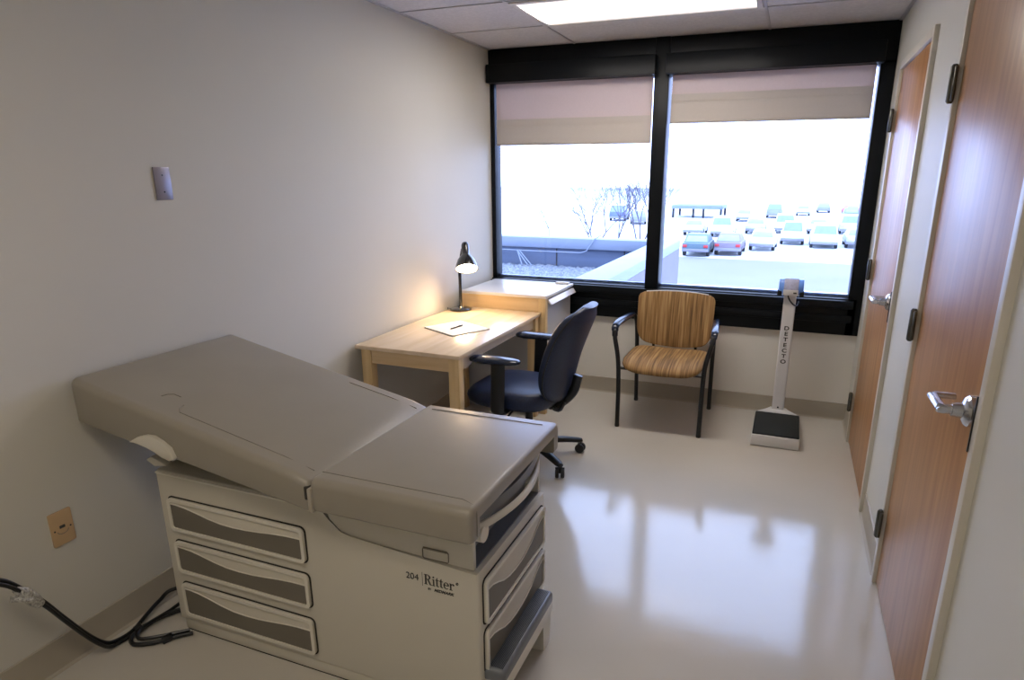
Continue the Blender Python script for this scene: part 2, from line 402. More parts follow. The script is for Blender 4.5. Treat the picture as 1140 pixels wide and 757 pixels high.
# roller blinds
def blind(x0, x1, zb, zmid, label):
    o = empty('roller_blind', label, 'blind', (0, 0, 0), 0, 'roller blinds')
    b = NB(); prism(b, [(F0-.075, 2.288), (F0-.078, 2.40), (F0-.070, 2.412), (F0-.002, 2.414), (F0-.002, 2.288)], lambda u, v, w_: (w_, u, v), x0-.03, x1+.03, .004)
    finish(b, 'cassette', M['black'], o)
    b = NB(); box(b, (x0, .008, zmid), (x1, .010, 2.30)); finish(b, 'blind_fabric', M['blind_up'], o)
    b = NB(); box(b, (x0, .004, zb+.012), (x1, .011, zmid+.002)); box(b, (x0, .002, zmid-.045), (x1, .0045, zmid-.041)); hm = finish(b, 'doubled_hem', M['blind_low'], o)
    b = NB(); tube(b, [(x0, .007, zb+.009), (x1, .007, zb+.009)], .009, 10, r2=.006); finish(b, 'hem_bar', M['blind_low'], o)
    return o
blind(.045, 1.222, 1.855, 2.04, 'beige roller blind over the left window pane, hanging slightly lower')
blind(1.352, 2.586, 1.980, 2.168, 'beige roller blind over the wider right window pane, hanging slightly higher')

# ceiling troffer, and an unseen panel added as fill
def troffer(x0, y0, x1, y1, lens, label):
    o = empty('ceiling_light', label, 'light', ((x0+x1)/2, (y0+y1)/2, H), 0); c = o.location
    f = lambda u, v, w_: (u-c.x, v-c.y, w_)
    b = NB(); ring_prism(b, rrect(x0, y0, x1, y1, .004, 1), rrect(x0+.03, y0+.03, x1-.03, y1-.03, .003, 1), f, -.012, 0)
    finish(b, 'light_frame', M['white_lam'], o)
    b = NB(); box(b, (x0+.028-c.x, y0+.028-c.y, -.009), (x1-.028-c.x, y1-.028-c.y, -.001)); finish(b, 'light_diffuser', lens, o)
    return o
troffer(.677, -1.204, 1.938, -.627, M['lens'], 'lit rectangular fluorescent ceiling light near the window')
troffer(.677, -4.804, 1.938, -4.227, M['lens_fill'], 'unseen ceiling light panel added as fill nearer the camera than the exam table')  # out of view, added to brighten the near end of the room

# ------------------------------------------------------------------ exam table
tb = empty('exam_table', 'taupe upholstered medical exam table on a cream drawer base', 'exam table', (.84, -3.0, 0)); TC = tb.location
def T(p): return (p[0]-TC.x, p[1]-TC.y, p[2]-TC.z)
def tfin(bm, name, m, parent=None, sharp=35):
    for v in bm.verts: v.co = Vector(v.co) - TC
    return finish(bm, name, m, parent or tb, sharp)
YN, YF = -3.27, -2.74
fy = lambda u, v, w_: (u, w_, v)
# cabinet body
b = NB(); prism(b, [(.215, .048), (1.468, .048), (1.468, .548), (1.03, .560), (.985, .572), (.945, .605), (.925, .657), (.225, .657), (.217, .64)], fy, YN, YF, .010, 3)
tfin(b, 'cabinet_body', M['cream'])
b = NB(); box(b, (.235, YN+.005, .007), (1.445, YF-.005, .052), .002); tfin(b, 'plinth', M['cream'])
b = NB(); box(b, (.238, YN+.008, 0), (1.442, YF-.008, .008)); tfin(b, 'base_shadow_strip', M['gap'])  # dark strip standing in for the shade under the plinth
b = NB(); box(b, (.222, YN-.004, .643), (.93, YN+.01, .650), .001); tfin(b, 'top_lip', M['cream_trim'])
# upper frame and its side skirt
b = NB(); prism(b, [(.945, .705), (1.395, .705), (1.395, .551), (1.035, .564), (.99, .577), (.952, .611), (.935, .655)], fy, YN+.004, YF-.004, .003, 2)
for y0, y1 in ((YN+.001, YN+.018), (YF-.018, YF-.001)):
    prism(b, [(1.30, .705), (1.452, .705), (1.452, .551), (1.30, .554)], fy, y0, y1, .003, 2)
tfin(b, 'seat_frame', M['cream'])
b = NB(); box(b, (1.394, YN+.02, .552), (1.400, YF-.02, .70)); box(b, (1.396, YN+.02, .5485), (1.452, YF-.02, .553)); tfin(b, 'front_recess_panel', M['grey_pad'])
b = NB(); ring_prism(b, rrect(1.285, .556, 1.372, .592, .006), rrect(1.2865, .5575, 1.3705, .5905, .005), lambda u, v, w_: (u, YN-w_, v), -.001, .002)
box(b, (1.288, YN-.004, .589), (1.368, YN+.001, .594), .001); tfin(b, 'side_latch', M['seam'])
# mattress pieces
def rr_loop(x, y0, y1, z0, z1, rt, rb, ins=0, k=5, zf=None):
    y0 += ins; y1 -= ins; z0 += ins*.6; z1 -= ins*.9
    o = []
    for cy, cz, r, a0 in ((y1-rt, z1-rt, rt, 0), (y0+rt, z1-rt, rt, 90), (y0+rb, z0+rb, rb, 180), (y1-rb, z0+rb, rb, 270)):
        for i in range(k+1):
            a = math.radians(a0+90*i/k); o.append(Vector((x, cy+r*math.cos(a), cz+r*math.sin(a))))
    return o
MY0, MY1 = -3.372, -2.684
def end_sections(x0, x1, r, n=5):
    S = []
    for i in range(n): a = PI/2*i/n; S.append((x0+r*(1-math.sin(a)), r*(1-math.cos(a)) if 0 else r*(1-math.sin(a))))
    return S
def cushion(x0, x1, zf, r0, r1, rt=.024, rb=.010, n=5, mid=16):
    """zf(x)->(zbottom, ztop)"""
    xs = []
    for i in range(n+1):
        a = PI/2*i/n; xs.append((x0+r0*(1-math.cos(a)), r0*(1-math.sin(a))))
    for i in range(1, mid): xs.append((x0+r0+(x1-r1-x0-r0)*i/mid, 0))
    for i in range(n, -1, -1):
        a = PI/2*i/n; xs.append((x1-r1*(1-math.cos(a)), r1*(1-math.sin(a))))
    bm = NB(); loft(bm, [rr_loop(x, MY0, MY1, *zf(x), rt, rb, ins) for x, ins in xs]); return bm
seat = tfin(cushion(.982, 1.502, lambda x: (.700, .803), .014, .014), 'seat_cushion', M['vinyl'], sharp=60)
cut(seat, (1.33, -3.322, .60), (1.60, -2.735, .762))
def zh(x):
    t = (x-.03)/(.975-.03); return (.842+(.695-.842)*t, .996+(.800-.996)*t-(max(0, x-.90)/.078)**2*.012)
tfin(cushion(.028, .978, zh, .016, .012), 'head_cushion', M['vinyl'], sharp=60)
# stitched seams lying on the cushions
sm = NB()
tube(sm, [(.99, -3.318, .8035), (1.45, -3.318, .8035), (1.47, -3.325, .8025), (1.485, -3.332, .802)], .0014, 6)
tfin(sm, 'stitched_seam', M['seam']); sm = NB()
tube(sm, [(1.02, -2.738, .8035), (1.46, -2.738, .8035)], .0014, 6)
tfin(sm, 'stitched_seam', M['seam']); sm = NB()
tube(sm, [(1.487, -3.332, .8025), (1.499, -3.336, .796), (1.503, -3.340, .780), (1.503, -3.342, .715)], .0014, 6)
sm2 = tfin(sm, 'stitched_seam', M['seam'])
sm = NB()
tube(sm, [(x, -3.312, zh(x)[1]+.0006) for x in (.44, .47, .55, .7, .85, .955)], .0013, 6)
tube(sm, [(.44, -3.312, zh(.44)[1]+.0006), (.418, -3.295, zh(.418)[1]+.0006), (.41, -3.27, zh(.41)[1]+.0006)], .0013, 6)
tfin(sm, 'stitched_seam', M['seam']); sm = NB()
tube(sm, [(.315, -3.27, zh(.315)[1]+.0006), (.317, -3.25, zh(.317)[1]+.0006), (.33, -3.235, zh(.33)[1]+.0006), (.36, -3.235, zh(.36)[1]+.0006)], .0013, 6)
tfin(sm, 'stitched_seam', M['seam']); sm = NB()
tube(sm, [(x, -2.742, zh(x)[1]+.0006) for x in (.66, .75, .85, .955)], .0013, 6)
tfin(sm, 'stitched_seam', M['seam'])
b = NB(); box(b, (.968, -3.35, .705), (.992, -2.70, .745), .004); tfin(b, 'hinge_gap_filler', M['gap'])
b = NB(); box(b, (.978, -3.380, .698), (.992, -3.335, .775), .004); tfin(b, 'hinge_tab', M['base'])
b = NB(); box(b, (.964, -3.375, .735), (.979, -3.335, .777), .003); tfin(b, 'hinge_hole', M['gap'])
# under-head support
b = NB(); prism(b, [(.10, .825), (.95, .695), (.95, .66), (.26, .66), (.20, .70), (.10, .79)], fy, -3.20, -2.82, .004); tfin(b, 'head_support', M['gap'])
for ys, y2 in ((-3.390, -3.310), (-2.684, -2.740)):
    b = NB(); cp = [(0.285, 0.814), (0.328, 0.838), (0.363, 0.849), (0.396, 0.85), (0.432, 0.836), (0.46, 0.819), (0.474, 0.785), (0.455, 0.777), (0.428, 0.785), (0.399, 0.798), (0.366, 0.812), (0.323, 0.82)]
    prism(b, cp, fy, ys, ys+.018, .003); tfin(b, 'head_bracket', M['cream'])
    b = NB(); cp = [(0.24, 0.712), (0.267, 0.729), (0.324, 0.711), (0.33, 0.703), (0.275, 0.695)]
    prism(b, cp, fy, y2, y2+.03, .003); tfin(b, 'bracket_stop', M['cream'])
# drawers
def drawer(f, u0, v0, u1, v1, pts, depth=.0):
    b = NB(); prism(b, rrect(u0, v0, u1, v1, .020), f, -.001, .0025); g = tfin(b, 'drawer', M['gap'])  # dark rim painted in as the shadow gap round the drawer
    b = NB(); i_ = .0045; prism(b, rrect(u0+i_, v0+i_, u1-i_, v1-i_, .017), f, .002, .0075, .0015); finish_child(b, 'drawer_front', M['cream'], g)
    b = NB(); ring_prism(b, rrect(u0+i_, v0+i_, u1-i_, v1-i_, .017), rrect(u0+.016, v0+.016, u1-.016, v1-.016, .010), f, .007, .0135); finish_child(b, 'bezel', M['cream_trim'], g)
    U0, U1, V0, V1 = u0+.0165, u1-.0165, v0+.0165, v1-.0165
    poly = [(U0, V0), (U1, V0)] + [(U1-(U1-U0)*(1-t), V1-(V1-V0)*h) for t, h in pts[::-1]]
    b = NB(); prism(b, poly, f, .007, .0095); finish_child(b, 'dark_inset', M['taupe'], g)
    b = NB(); pth = [f(U0+(U1-U0)*t, V1-(V1-V0)*h, .010) for t, h in pts]; tube(b, pth, .0022, 6); finish_child(b, 'scoop_edge', M['cream_trim'], g)
def finish_child(bm, name, m, parent):
    for v in bm.verts: v.co = Vector(v.co) - TC
    o = finish(bm, name, m, parent); return o
wave = [(0, .10), (.05, .10), (.12, .14), (.2, .22), (.3, .34), (.4, .42), (.5, .44), (.6, .42), (.7, .37), (.8, .31), (.9, .27), (1, .26)]
wave2 = [(0, .18), (.08, .22), (.16, .34), (.25, .50), (.35, .60), (.45, .64), (.55, .64), (.65, .60), (.75, .50), (.84, .34), (.92, .22), (1, .18)]
fs = lambda u, v, w_: (u, YN-w_, v)
for z0, z1 in ((.432, .566), (.262, .396), (.078, .224)):
    drawer(fs, .262, z0, .856, z1, wave)
ff = lambda u, v, w_: (1.468+w_, u, v)
for z0, z1 in ((.352, .512), (.182, .338)):
    drawer(ff, YN+.018, z0, YF-.018, z1, wave2)
# footrest pad, curved push bar and its two mounts
b = NB()
def arc_x(y, s): return s*(1-((y+3.03)/.25)**2)
outer = [(y, 1.462+arc_x(y, .035)) for y in [-3.275+.49*i/16 for i in range(17)]]
prism(b, [(y, x) for y, x in outer] + [(-2.785, 1.36), (-3.275, 1.36)], lambda u, v, w_: (v, u, w_), .706, .742, .008, 3)
tfin(b, 'footrest_pad', M['grey_pad'])
b = NB(); pts = [(1.455+arc_x(y, .055), y, .688) for y in [-3.285+.50*i/20 for i in range(21)]]
tube(b, pts, .009, 10, r2=.013, ref=(0, 0, 1)); tfin(b, 'footrest_bar', M['cream_trim'])
for yy in (-3.245, -2.86):
    b = NB(); cyl(b, (1.405, yy, .664), (1.478, yy, .664), .026, 24); tfin(b, 'footrest_mount', M['cream_trim'])
# pull-out step
st = NB(); box(st, (1.36, -3.25, .158), (1.534, -2.815, .205), .014, 4)
stp = tfin(st, 'step', M['grey_pad'])
b = NB()
for i in range(10): box(b, (1.476+i*.0048, -3.235, .2045), (1.4785+i*.0048, -2.83, .2062))
finish_child(b, 'tread_ribs', M['black_plain'], stp)
b = NB(); prism(b, [(-3.25, .165), (-2.815, .165), (-2.825, .13), (-2.90, .115), (-3.165, .115), (-3.24, .13)], lambda u, v, w_: (w_, u, v), 1.49, 1.532, .004); finish_child(b, 'step_apron', M['cream_trim'], stp)
for y0, y1 in ((-3.245, -3.165), (-2.90, -2.82)):
    b = NB(); loft(b, [[(1.40, y0+.008, 0), (1.525, y0+.008, 0), (1.525, y1-.008, 0), (1.40, y1-.008, 0)], [(1.40, y0, .17), (1.526, y0, .17), (1.526, y1, .17), (1.40, y1, .17)]]); finish_child(b, 'step_leg', M['cream_trim'], stp)

# lettering on the side: 204 | Ritter, by Midmark
def side_f(x0, z0):
    return lambda u, v, w_: T((x0+u, YN-.0008-w_, z0+v))
def glyphs(bm, s, x, f, S):
    def q(*p): prism(bm, [(x+a*S, c*S) for a, c in p], f, 0, .0008)
    def arc(cx, cy, r0, r1, ry0, ry1, a0, a1, n=12):
        for i in range(n):
            t0 = math.radians(a0+(a1-a0)*i/n); t1 = math.radians(a0+(a1-a0)*(i+1)/n)
            q((cx+r0*math.cos(t0), cy+ry0*math.sin(t0)), (cx+r1*math.cos(t0), cy+ry1*math.sin(t0)), (cx+r1*math.cos(t1), cy+ry1*math.sin(t1)), (cx+r0*math.cos(t1), cy+ry0*math.sin(t1)))
    if s == 'R':
        q((.08, 0), (.24, 0), (.24, 1), (.08, 1)); q((0, 0), (.32, 0), (.32, .05), (0, .05)); q((0, .95), (.3, .95), (.3, 1), (0, 1))
        arc(.32, .755, .17, .32, .195, .245, -90, 90); q((.24, .95), (.32, .95), (.32, 1), (.24, 1)); q((.24, .51), (.32, .51), (.32, .56), (.24, .56))
        q((.30, .52), (.45, .52), (.70, 0), (.54, 0)); q((.54, 0), (.80, 0), (.80, .05), (.54, .05)); return .80
    if s == 'i':
        q((.07, 0), (.20, 0), (.20, .66), (.07, .66)); q((0, 0), (.27, 0), (.27, .05), (0, .05)); q((0, .61), (.2, .61), (.2, .66), (0, .66)); arc(.13, .87, 0, .085, 0, .085, 0, 360); return .31
    if s == 't':
        q((.09, .06), (.22, .06), (.22, .90), (.15, .86), (.09, .72)); q((0, .61), (.36, .61), (.36, .66), (0, .66)); arc(.24, .12, .02, .15, .07, .12, -180, -30, 8); return .40
    if s == 'e':
        arc(.27, .33, .14, .27, .29, .34, 0, 310, 22); q((.10, .33), (.53, .33), (.53, .39), (.10, .39)); return .57
    if s == 'r':
        q((.07, 0), (.20, 0), (.20, .66), (.07, .66)); q((0, 0), (.29, 0), (.29, .05), (0, .05)); q((0, .61), (.2, .61), (.2, .66), (0, .66)); arc(.34, .42, .12, .18, .16, .24, 30, 150, 8); arc(.42, .56, 0, .08, 0, .08, 0, 360); return .52
    return .3
b = NB(); S = .034; x = 0; f = lambda u, v, w_: (1.286+u, YN-.0006-w_, .468+v)
for ch in 'Ritter': x += glyphs(b, ch, x, f, S)*S
box(b, (1.279, YN-.0012, .460), (1.2800, YN-.0004, .506))
tfin(b, 'lettering', M['print'])
curve_text('204', .030, 'lettering', M['print'], tb, side_f(1.222, .474))
curve_text('BY', .010, 'lettering', M['print'], tb, side_f(1.297, .4505))
curve_text('MIDMARK', .0125, 'lettering', M['print'], tb, side_f(1.318, .4500), shear=.3, bold=.0004, sx=1.15)
curve_text('®', .012, 'lettering', M['print'], tb, side_f(1.392, .490))

# ------------------------------------------------------------------ desk
dk = empty('desk', 'pale birch desk against the left wall', 'desk', (.335, -1.257, 0))
def P(o, bm, name, m, parent=None, sharp=35):
    for v in bm.verts: v.co = Vector(v.co) - o.location
    return finish(bm, name, m, parent or o, sharp)
b = NB(); box(b, (.018, -1.860, .720), (.665, -.663, .742), .003); P(dk, b, 'desktop', M['birch_y'])
for x0, y0 in ((.045, -1.842), (.590, -1.842), (.045, -.735), (.590, -.735)):
    b = NB(); box(b, (x0, y0, 0), (x0+.062, y0+.055, .720), .003); P(dk, b, 'leg', M['birch_z'])
b = NB(); box(b, (.108, -1.835, .640), (.590, -1.815, .720), .002); P(dk, b, 'apron', M['birch_x'])
b = NB(); box(b, (.108, -.72, .640), (.590, -.70, .720), .002); P(dk, b, 'apron', M['birch_x'])
b = NB(); prism(b, [(-1.787, .640), (-1.70, .640), (-1.60, .668), (-.90, .668), (-.80, .640), (-.736, .640), (-.736, .720), (-1.787, .720)], lambda u, v, w_: (w_, u, v), .618, .636, .002); P(dk, b, 'apron', M['birch_y'])
b = NB(); box(b, (.05, -1.787, .640), (.07, -.736, .720), .002); P(dk, b, 'apron', M['birch_y'])

# storage cabinet beside the window
cb = empty('storage_cabinet', 'low cabinet with a bright white top beneath the window', 'cabinet', (.37, -.34, 0))
b = NB(); box(b, (.055, -.620, .03), (.655, -.070, .828), .003); P(cb, b, 'cabinet_body', M['cab_grey'])
b = NB(); box(b, (.05, -.652, .655), (.655, -.622, .835), .002); P(cb, b, 'side_panel', M['birch_x'])
b = NB(); box(b, (.05, -.645, .0), (.650, -.622, .654), .002); P(cb, b, 'lower_panel', M['cab_grey'])
b = NB(); box(b, (.640, -.656, .0), (.695, -.615, .836), .003); P(cb, b, 'corner_post', M['birch_z'])
b = NB(); box(b, (.05, -.655, .834), (.700, -.068, .856), .003); P(cb, b, 'cabinet_top', M['white_lam'])
b = NB(); box(b, (.655, -.612, .06), (.680, -.075, .800), .004); P(cb, b, 'cabinet_door', M['cab_grey'])
b = NB(); prism(b, [(.678, .822), (.700, .822), (.722, .790), (.716, .786), (.694, .808), (.678, .812)], lambda u, v, w_: (u, w_, v), -.612, -.070, .001); P(cb, b, 'handle_strip', M['white_lam'])
b = NB(); box(b, (.07, -.60, 0), (.63, -.09, .031)); P(cb, b, 'plinth', M['charcoal'])
b = NB(); box(b, (.575, -.135, .856), (.678, -.088, .868), .003); o = finish(b, 'notepad', M['paper']); tag(o, 'small white pad on the far corner of the white cabinet top', 'notepad')

# desk lamp
lp = empty('desk_lamp', 'small black gooseneck lamp glowing warm on the desk', 'lamp', (.116, -.79, .7425)); L0 = lp.location
b = NB(); lathe(b, [(.072, 0), (.074, .004), (.072, .012), (.060, .018), (.020, .021), (.014, .028)], (0, 0, 0)); finish(b, 'lamp_base', M['lamp_black'], lp)
b = NB(); tube(b, [(0, 0, .02), (0, 0, .20), (-.001, .0, .30), (.006, .012, .36), (.026, .0, .42)], .011, 12, smooth=6); finish(b, 'lamp_neck', M['lamp_black'], lp)
hd = Vector((.34, -.55, -1)).normalized(); h0 = Vector((.046, 0, .465))
b = NB(); prof = [(.010, 0), (.020, .005), (.026, .02), (.027, .05), (.028, .088), (.036, .10), (.058, .130), (.072, .170), (.076, .195)]
outl = [ring_pts(h0+hd*h, hd, r, 36) for r, h in prof]; inn = [ring_pts(h0+hd*(h-.002), hd, r-.003, 36) for r, h in prof[::-1][:5]]
loft(b, outl+inn, cap=True); sh_ = finish(b, 'lamp_shade', M['lamp_black'], lp, 50)
b = NB(); loft(b, [ring_pts(h0+hd*h, hd, r-.0045, 36) for r, h in ((.036, .104), (.058, .131), (.072, .170), (.0755, .193))], cap=False); finish(b, 'shade_lining', M['lamp_inner'], sh_, 60)
b = NB(); bc = h0+hd*.160; bmesh.ops.create_uvsphere(b, u_segments=20, v_segments=12, radius=.029, matrix=Matrix.Translation(bc)); cyl(b, h0+hd*.10, h0+hd*.15, .014, 14); finish(b, 'light_bulb', M['bulb'], sh_)
ld = bpy.data.lights.new('bulb_light', 'SPOT'); ld.energy = LAMP_W*3.2; ld.color = (1, .68, .36); ld.shadow_soft_size = .05; ld.spot_size = math.radians(150); ld.spot_blend = 1.0
lo = bpy.data.objects.new('bulb_light', ld); C.objects.link(lo); lo.parent = lp; lo.location = h0+hd*.20; lo.rotation_euler = hd.to_track_quat('-Z', 'Y').to_euler()
cord = NB(); tube(cord, [(.05, -.80, .747), (.018, -.79, .747), (.008, -.78, .72), (.008, -.76, .45), (.008, -.75, .2)], .0025, 6, smooth=4)
o = P(lp, cord, 'lamp_cord', M['black_plain'])

# paper pad and pen on the desk
pd = NB(); c0 = Vector((.362, -1.305, .7425)); a = math.radians(-27)
m_ = Matrix.Translation(c0) @ Matrix.Rotation(a, 4, 'Z')
pd = NB(); box(pd, (-.150, -.140, 0), (.150, .130, .007), .0015, 1)
o = finish(pd, 'writing_pad', M['paper']); o.matrix_world = m_; tag(o, 'white writing pad lying askew on the desktop', 'notepad')
b = NB(); box(b, (-.152, -.142, -.0003), (.152, .132, .0018)); bk = finish(b, 'pad_backing', M['seam'], o); 
b = NB(); tube(b, [(-.058, 0, 0), (-.048, 0, 0), (.05, 0, 0), (.058, 0, 0)], .004, 10, radii=[.001, .004, .004, .0035]); box(b, (.015, -.001, .003), (.06, .001, .0062))
o = finish(b, 'pen', M['lamp_black']); o.location = (.360, -1.315, .7535); o.rotation_euler = (0, 0, math.radians(78)); tag(o, 'black pen resting on the writing pad', 'pen')

# ------------------------------------------------------------------ office chair (faces -x)
oc = empty('office_chair', 'dark blue upholstered swivel chair pulled up to the desk', 'chair', (.86, -1.375, 0), math.radians(-2))
def super_loop(cx, cy, z, a, b_, n=28, e=3.2):
    o = []
    for i in range(n):
        t = 2*PI*i/n; c_, s_ = math.cos(t), math.sin(t)
        o.append(Vector((cx+a*math.copysign(abs(c_)**(2/e), c_), cy+b_*math.copysign(abs(s_)**(2/e), s_), z)))
    return o
b = NB(); L = []
for z, k, dx in ((.366, .80, .02), (.376, .90, .012), (.40, .975, .004), (.435, 1.0, 0), (.455, .985, 0), (.470, .94, .006), (.478, .82, .014), (.482, .55, .02)):
    lp_ = super_loop(-.075+dx, 0, z, .272*k, .252*k)
    for v in lp_:
        if v.x < -.22: v.z -= (abs(v.x+.22)/.13)**2*.030     # waterfall front
        if v.x > .08: v.z += ((v.x-.08)/.12)**2*.008
    L.append(lp_)
loft(b, L); finish(b, 'seat', M['navy'], oc, 60)
# backrest: loft along height
b = NB(); L = []
def back_center(t): return (.200+.172*t**1.9, .415+.550*t)
N = 18
for i in range(N+1):
    t = i/N; cx, cz = back_center(t)
    wd = .232*(1-abs(2*t-1)**4.0*.42) * (1 if 0 < t < 1 else .82); th = .056*(1-abs(2*t-1)**3*.40)
    if t > .93 or t < .05: wd *= .88; th *= .72
    lp_ = []
    for k in range(28):
        a = 2*PI*k/28; c_, s_ = math.cos(a), math.sin(a)
        px = th*math.copysign(abs(c_)**.8, c_); py = wd*math.copysign(abs(s_)**.75, s_)
        px += -.035*(py/.2)**2          # wraps around the sitter
        lp_.append(Vector((cx+px, py, cz-px*.28)))
    L.append(lp_)
loft(b, L); bk_ = finish(b, 'backrest', M['navy'], oc, 60)
b = NB(); pts = []
for i in range(2, 35):
    t = i/36*1.0; cx, cz = back_center(min(1, t)); wd = .232*(1-abs(2*t-1)**4.0*.42); pts.append((cx+.010-.035*(wd/.2)**2, -wd-.0005, cz))
tube(b, pts, .004, 8); finish(b, 'back_piping', M['black_plain'], bk_)
b = NB(); tube(b, [(.02, 0, .375), (.14, 0, .362), (.205, 0, .385), (.275, 0, .46), (.305, 0, .56)], .028, 10, r2=.013, smooth=5, ref=(0, 1, 0)); tube(b, [(.12, -.035, .38), (.20, -.035, .345), (.235, -.035, .40)], .012, 8, smooth=4); cyl(b, (.16, -.06, .372), (.16, .06, .372), .02, 14); finish(b, 'back_bracket', M['black_plain'], oc)
b = NB(); box(b, (-.13, -.09, .345), (.10, .09, .388), .012, 3); tube(b, [(-.02, -.08, .365), (-.02, -.20, .358), (-.02, -.24, .35)], .006, 8); finish(b, 'tilt_mechanism', M['black_plain'], oc)
for s in (-1, 1):
    b = NB(); L = []
    for x, wd, z0, z1 in ((-.215, .022, .676, .690), (-.20, .042, .666, .698), (-.15, .054, .660, .703), (-.05, .056, .664, .703), (.03, .050, .668, .701), (.065, .036, .672, .698), (.078, .018, .678, .690)):
        zc, hz_ = (z0+z1)/2, (z1-z0)/2
        L.append([Vector((x, s*.300+wd*math.cos(2*PI*k/16), zc+hz_*math.sin(2*PI*k/16))) for k in range(16)])
    loft(b, L); finish(b, 'arm_pad', M['charcoal'], oc, 60)
    b = NB(); tube(b, [(-.06, s*.20, .372), (-.06, s*.27, .374), (-.06, s*.297, .40), (-.055, s*.300, .50), (-.05, s*.300, .668)], .042, 12, r2=.014, smooth=5, ref=(0, 1, 0)); finish(b, 'arm_post', M['black_plain'], oc)
b = NB(); lathe(b, [(.030, .075), (.030, .22), (.026, .222), (.022, .224), (.022, .35)]); finish(b, 'gas_lift', M['black_plain'], oc)
b = NB(); lathe(b, [(.045, .07), (.052, .085), (.05, .12), (.036, .14)]); finish(b, 'base_hub', M['black_plain'], oc)
for k in range(5):
    a = math.radians(-34+72*k); d = Vector((math.cos(a), math.sin(a), 0)); s_ = Vector((-d.y, d.x, 0))
    b = NB(); L = []
    for r, wd, zc, hh in ((.03, .034, .112, .024), (.12, .031, .108, .021), (.24, .027, .094, .018), (.31, .024, .082, .016), (.335, .016, .078, .012)):
        L.append([Vector((0, 0, zc)) + d*r + s_*wd*math.cos(2*PI*j/12) + Vector((0, 0, hh*math.sin(2*PI*j/12))) for j in range(12)])
    loft(b, L); bl_ = finish(b, 'base_leg', M['black_plain'], oc, 60)
    b = NB(); cc = d*.325; ax = (d*.6+s_*.8).normalized()
    for q in (-1, 1):
        ce = cc+Vector((0, 0, .029))+ax*q*.016
        L = [ring_pts(ce+ax*h, ax, r, 20) for h, r in ((-.011, .020), (-.009, .027), (-.003, .029), (.003, .029), (.009, .027), (.011, .020))]
        loft(b, L)
    cyl(b, cc+Vector((0, 0, .03)), cc+Vector((0, 0, .080)), .009, 12); tube(b, [cc+Vector((0, 0, .058))-ax*.026, cc+Vector((0, 0, .062)), cc+Vector((0, 0, .058))+ax*.026], .006, 8)
    finish(b, 'caster', M['black_plain'], bl_)

# ------------------------------------------------------------------ guest chair (faces -y)
gc = empty('guest_chair', 'black framed armchair with mustard brown striped upholstery under the window', 'chair', (1.5, -.40, 0), 0)
b = NB(); L = []
for z, k in ((.418, .90), (.424, .97), (.437, 1.0), (.452, .99), (.464, .94), (.470, .80), (.473, .5)):
    lp_ = super_loop(0, -.075, z, .268*k, .262*k, 32, 5.0)
    for v in lp_:
        if v.y < -.18: v.z -= (abs(v.y+.18)/.15)**2*.028
        v.z += .012*(v.x/.26)**2
    L.append(lp_)
loft(b, L); finish(b, 'seat', M['stripe'], gc, 60)
b = NB(); L = []; N = 40
for i in range(N+1):
    t = i/N; z = .510+.335*t; wd = .262+.006*t
    if t < .30: wd *= 1-.24*(1-math.sqrt(max(0, 1-(1-t/.30)**2)))
    if t > .87: wd *= 1-.13*(1-math.sqrt(max(0, 1-((t-.87)/.13)**2)))
    th = .020*(1-.5*abs(2*t-1)**6)
    lp_ = []
    for k in range(56):
        a = 2*PI*k/56; c_, s_ = math.cos(a), math.sin(a)
        px = wd*math.copysign(abs(c_)**.55, c_); py = th*math.copysign(abs(s_)**.8, s_)
        zz = z + (-.018*(1-(px/.27)**2)+.018)*(-1 if t < .5 else 0)*0
        zz = z + ((.014*(1-(px/.26)**2)*max(0,(t-.6)/.4)) if t > .6 else (-.042*(1-(px/.26)**2)*(1-t*2)**1.5 if t < .5 else 0))
        lp_.append(Vector((px, .195+.05*t-.040*(px/.27)**2+py, zz)))
    L.append(lp_)
loft(b, L); gb_ = finish(b, 'backrest', M['stripe'], gc, 60)
b = NB(); tube(b, [(x_, .247-.040*(x_/.27)**2, .8462+.014*(1-(x_/.26)**2)) for x_ in [-.215+.43*k/14 for k in range(15)]], .0045, 8); finish(b, 'top_highlight', M['white_enamel'], gb_)  # pale tube standing in for the window highlight along the top edge
b = NB()
L2 = [[Vector((p.x*.93, p.y+.018, p.z)) for p in lp_] for lp_ in L[3:-3]]
loft(b, L2); finish(b, 'back_shell', M['charcoal'], gb_, 60)
for s in (-1, 1):
    b = NB(); pts = [(s*.272, -.285, .012), (s*.274, -.282, .30), (s*.282, -.288, .48), (s*.312, -.270, .62), (s*.318, -.235, .672), (s*.310, -.12, .690), (s*.296, .08, .688), (s*.285, .185, .676), (s*.276, .225, .60), (s*.272, .250, .40), (s*.270, .285, .012)]
    tube(b, pts, .0150, 12, smooth=6); sf_ = finish(b, 'side_frame', M['black_plain'], gc)
    b = NB(); tube(b, [(s*.310, -.275, .610), (s*.316, -.258, .655), (s*.319, -.228, .688), (s*.310, -.12, .704), (s*.297, .06, .702), (s*.288, .15, .695)], .024, 12, r2=.012, smooth=5, ref=(0, 0, 1), radii=[.013, .019, .023, .024, .024, .023, .021, .015]); finish(b, 'arm_pad', M['charcoal'], gc)
    for yy in (-.285, .285):
        b = NB(); lathe(b, [(.014, 0), (.016, .003), (.016, .018), (.013, .02)], (s*(.272 if yy < 0 else .270), yy, 0)); finish(b, 'foot_glide', M['black_plain'], sf_)
b = NB(); tube(b, [(-.276, -.284, .415), (.276, -.284, .415)], .010, 10); tube(b, [(-.272, .247, .42), (.272, .247, .42)], .010, 10)
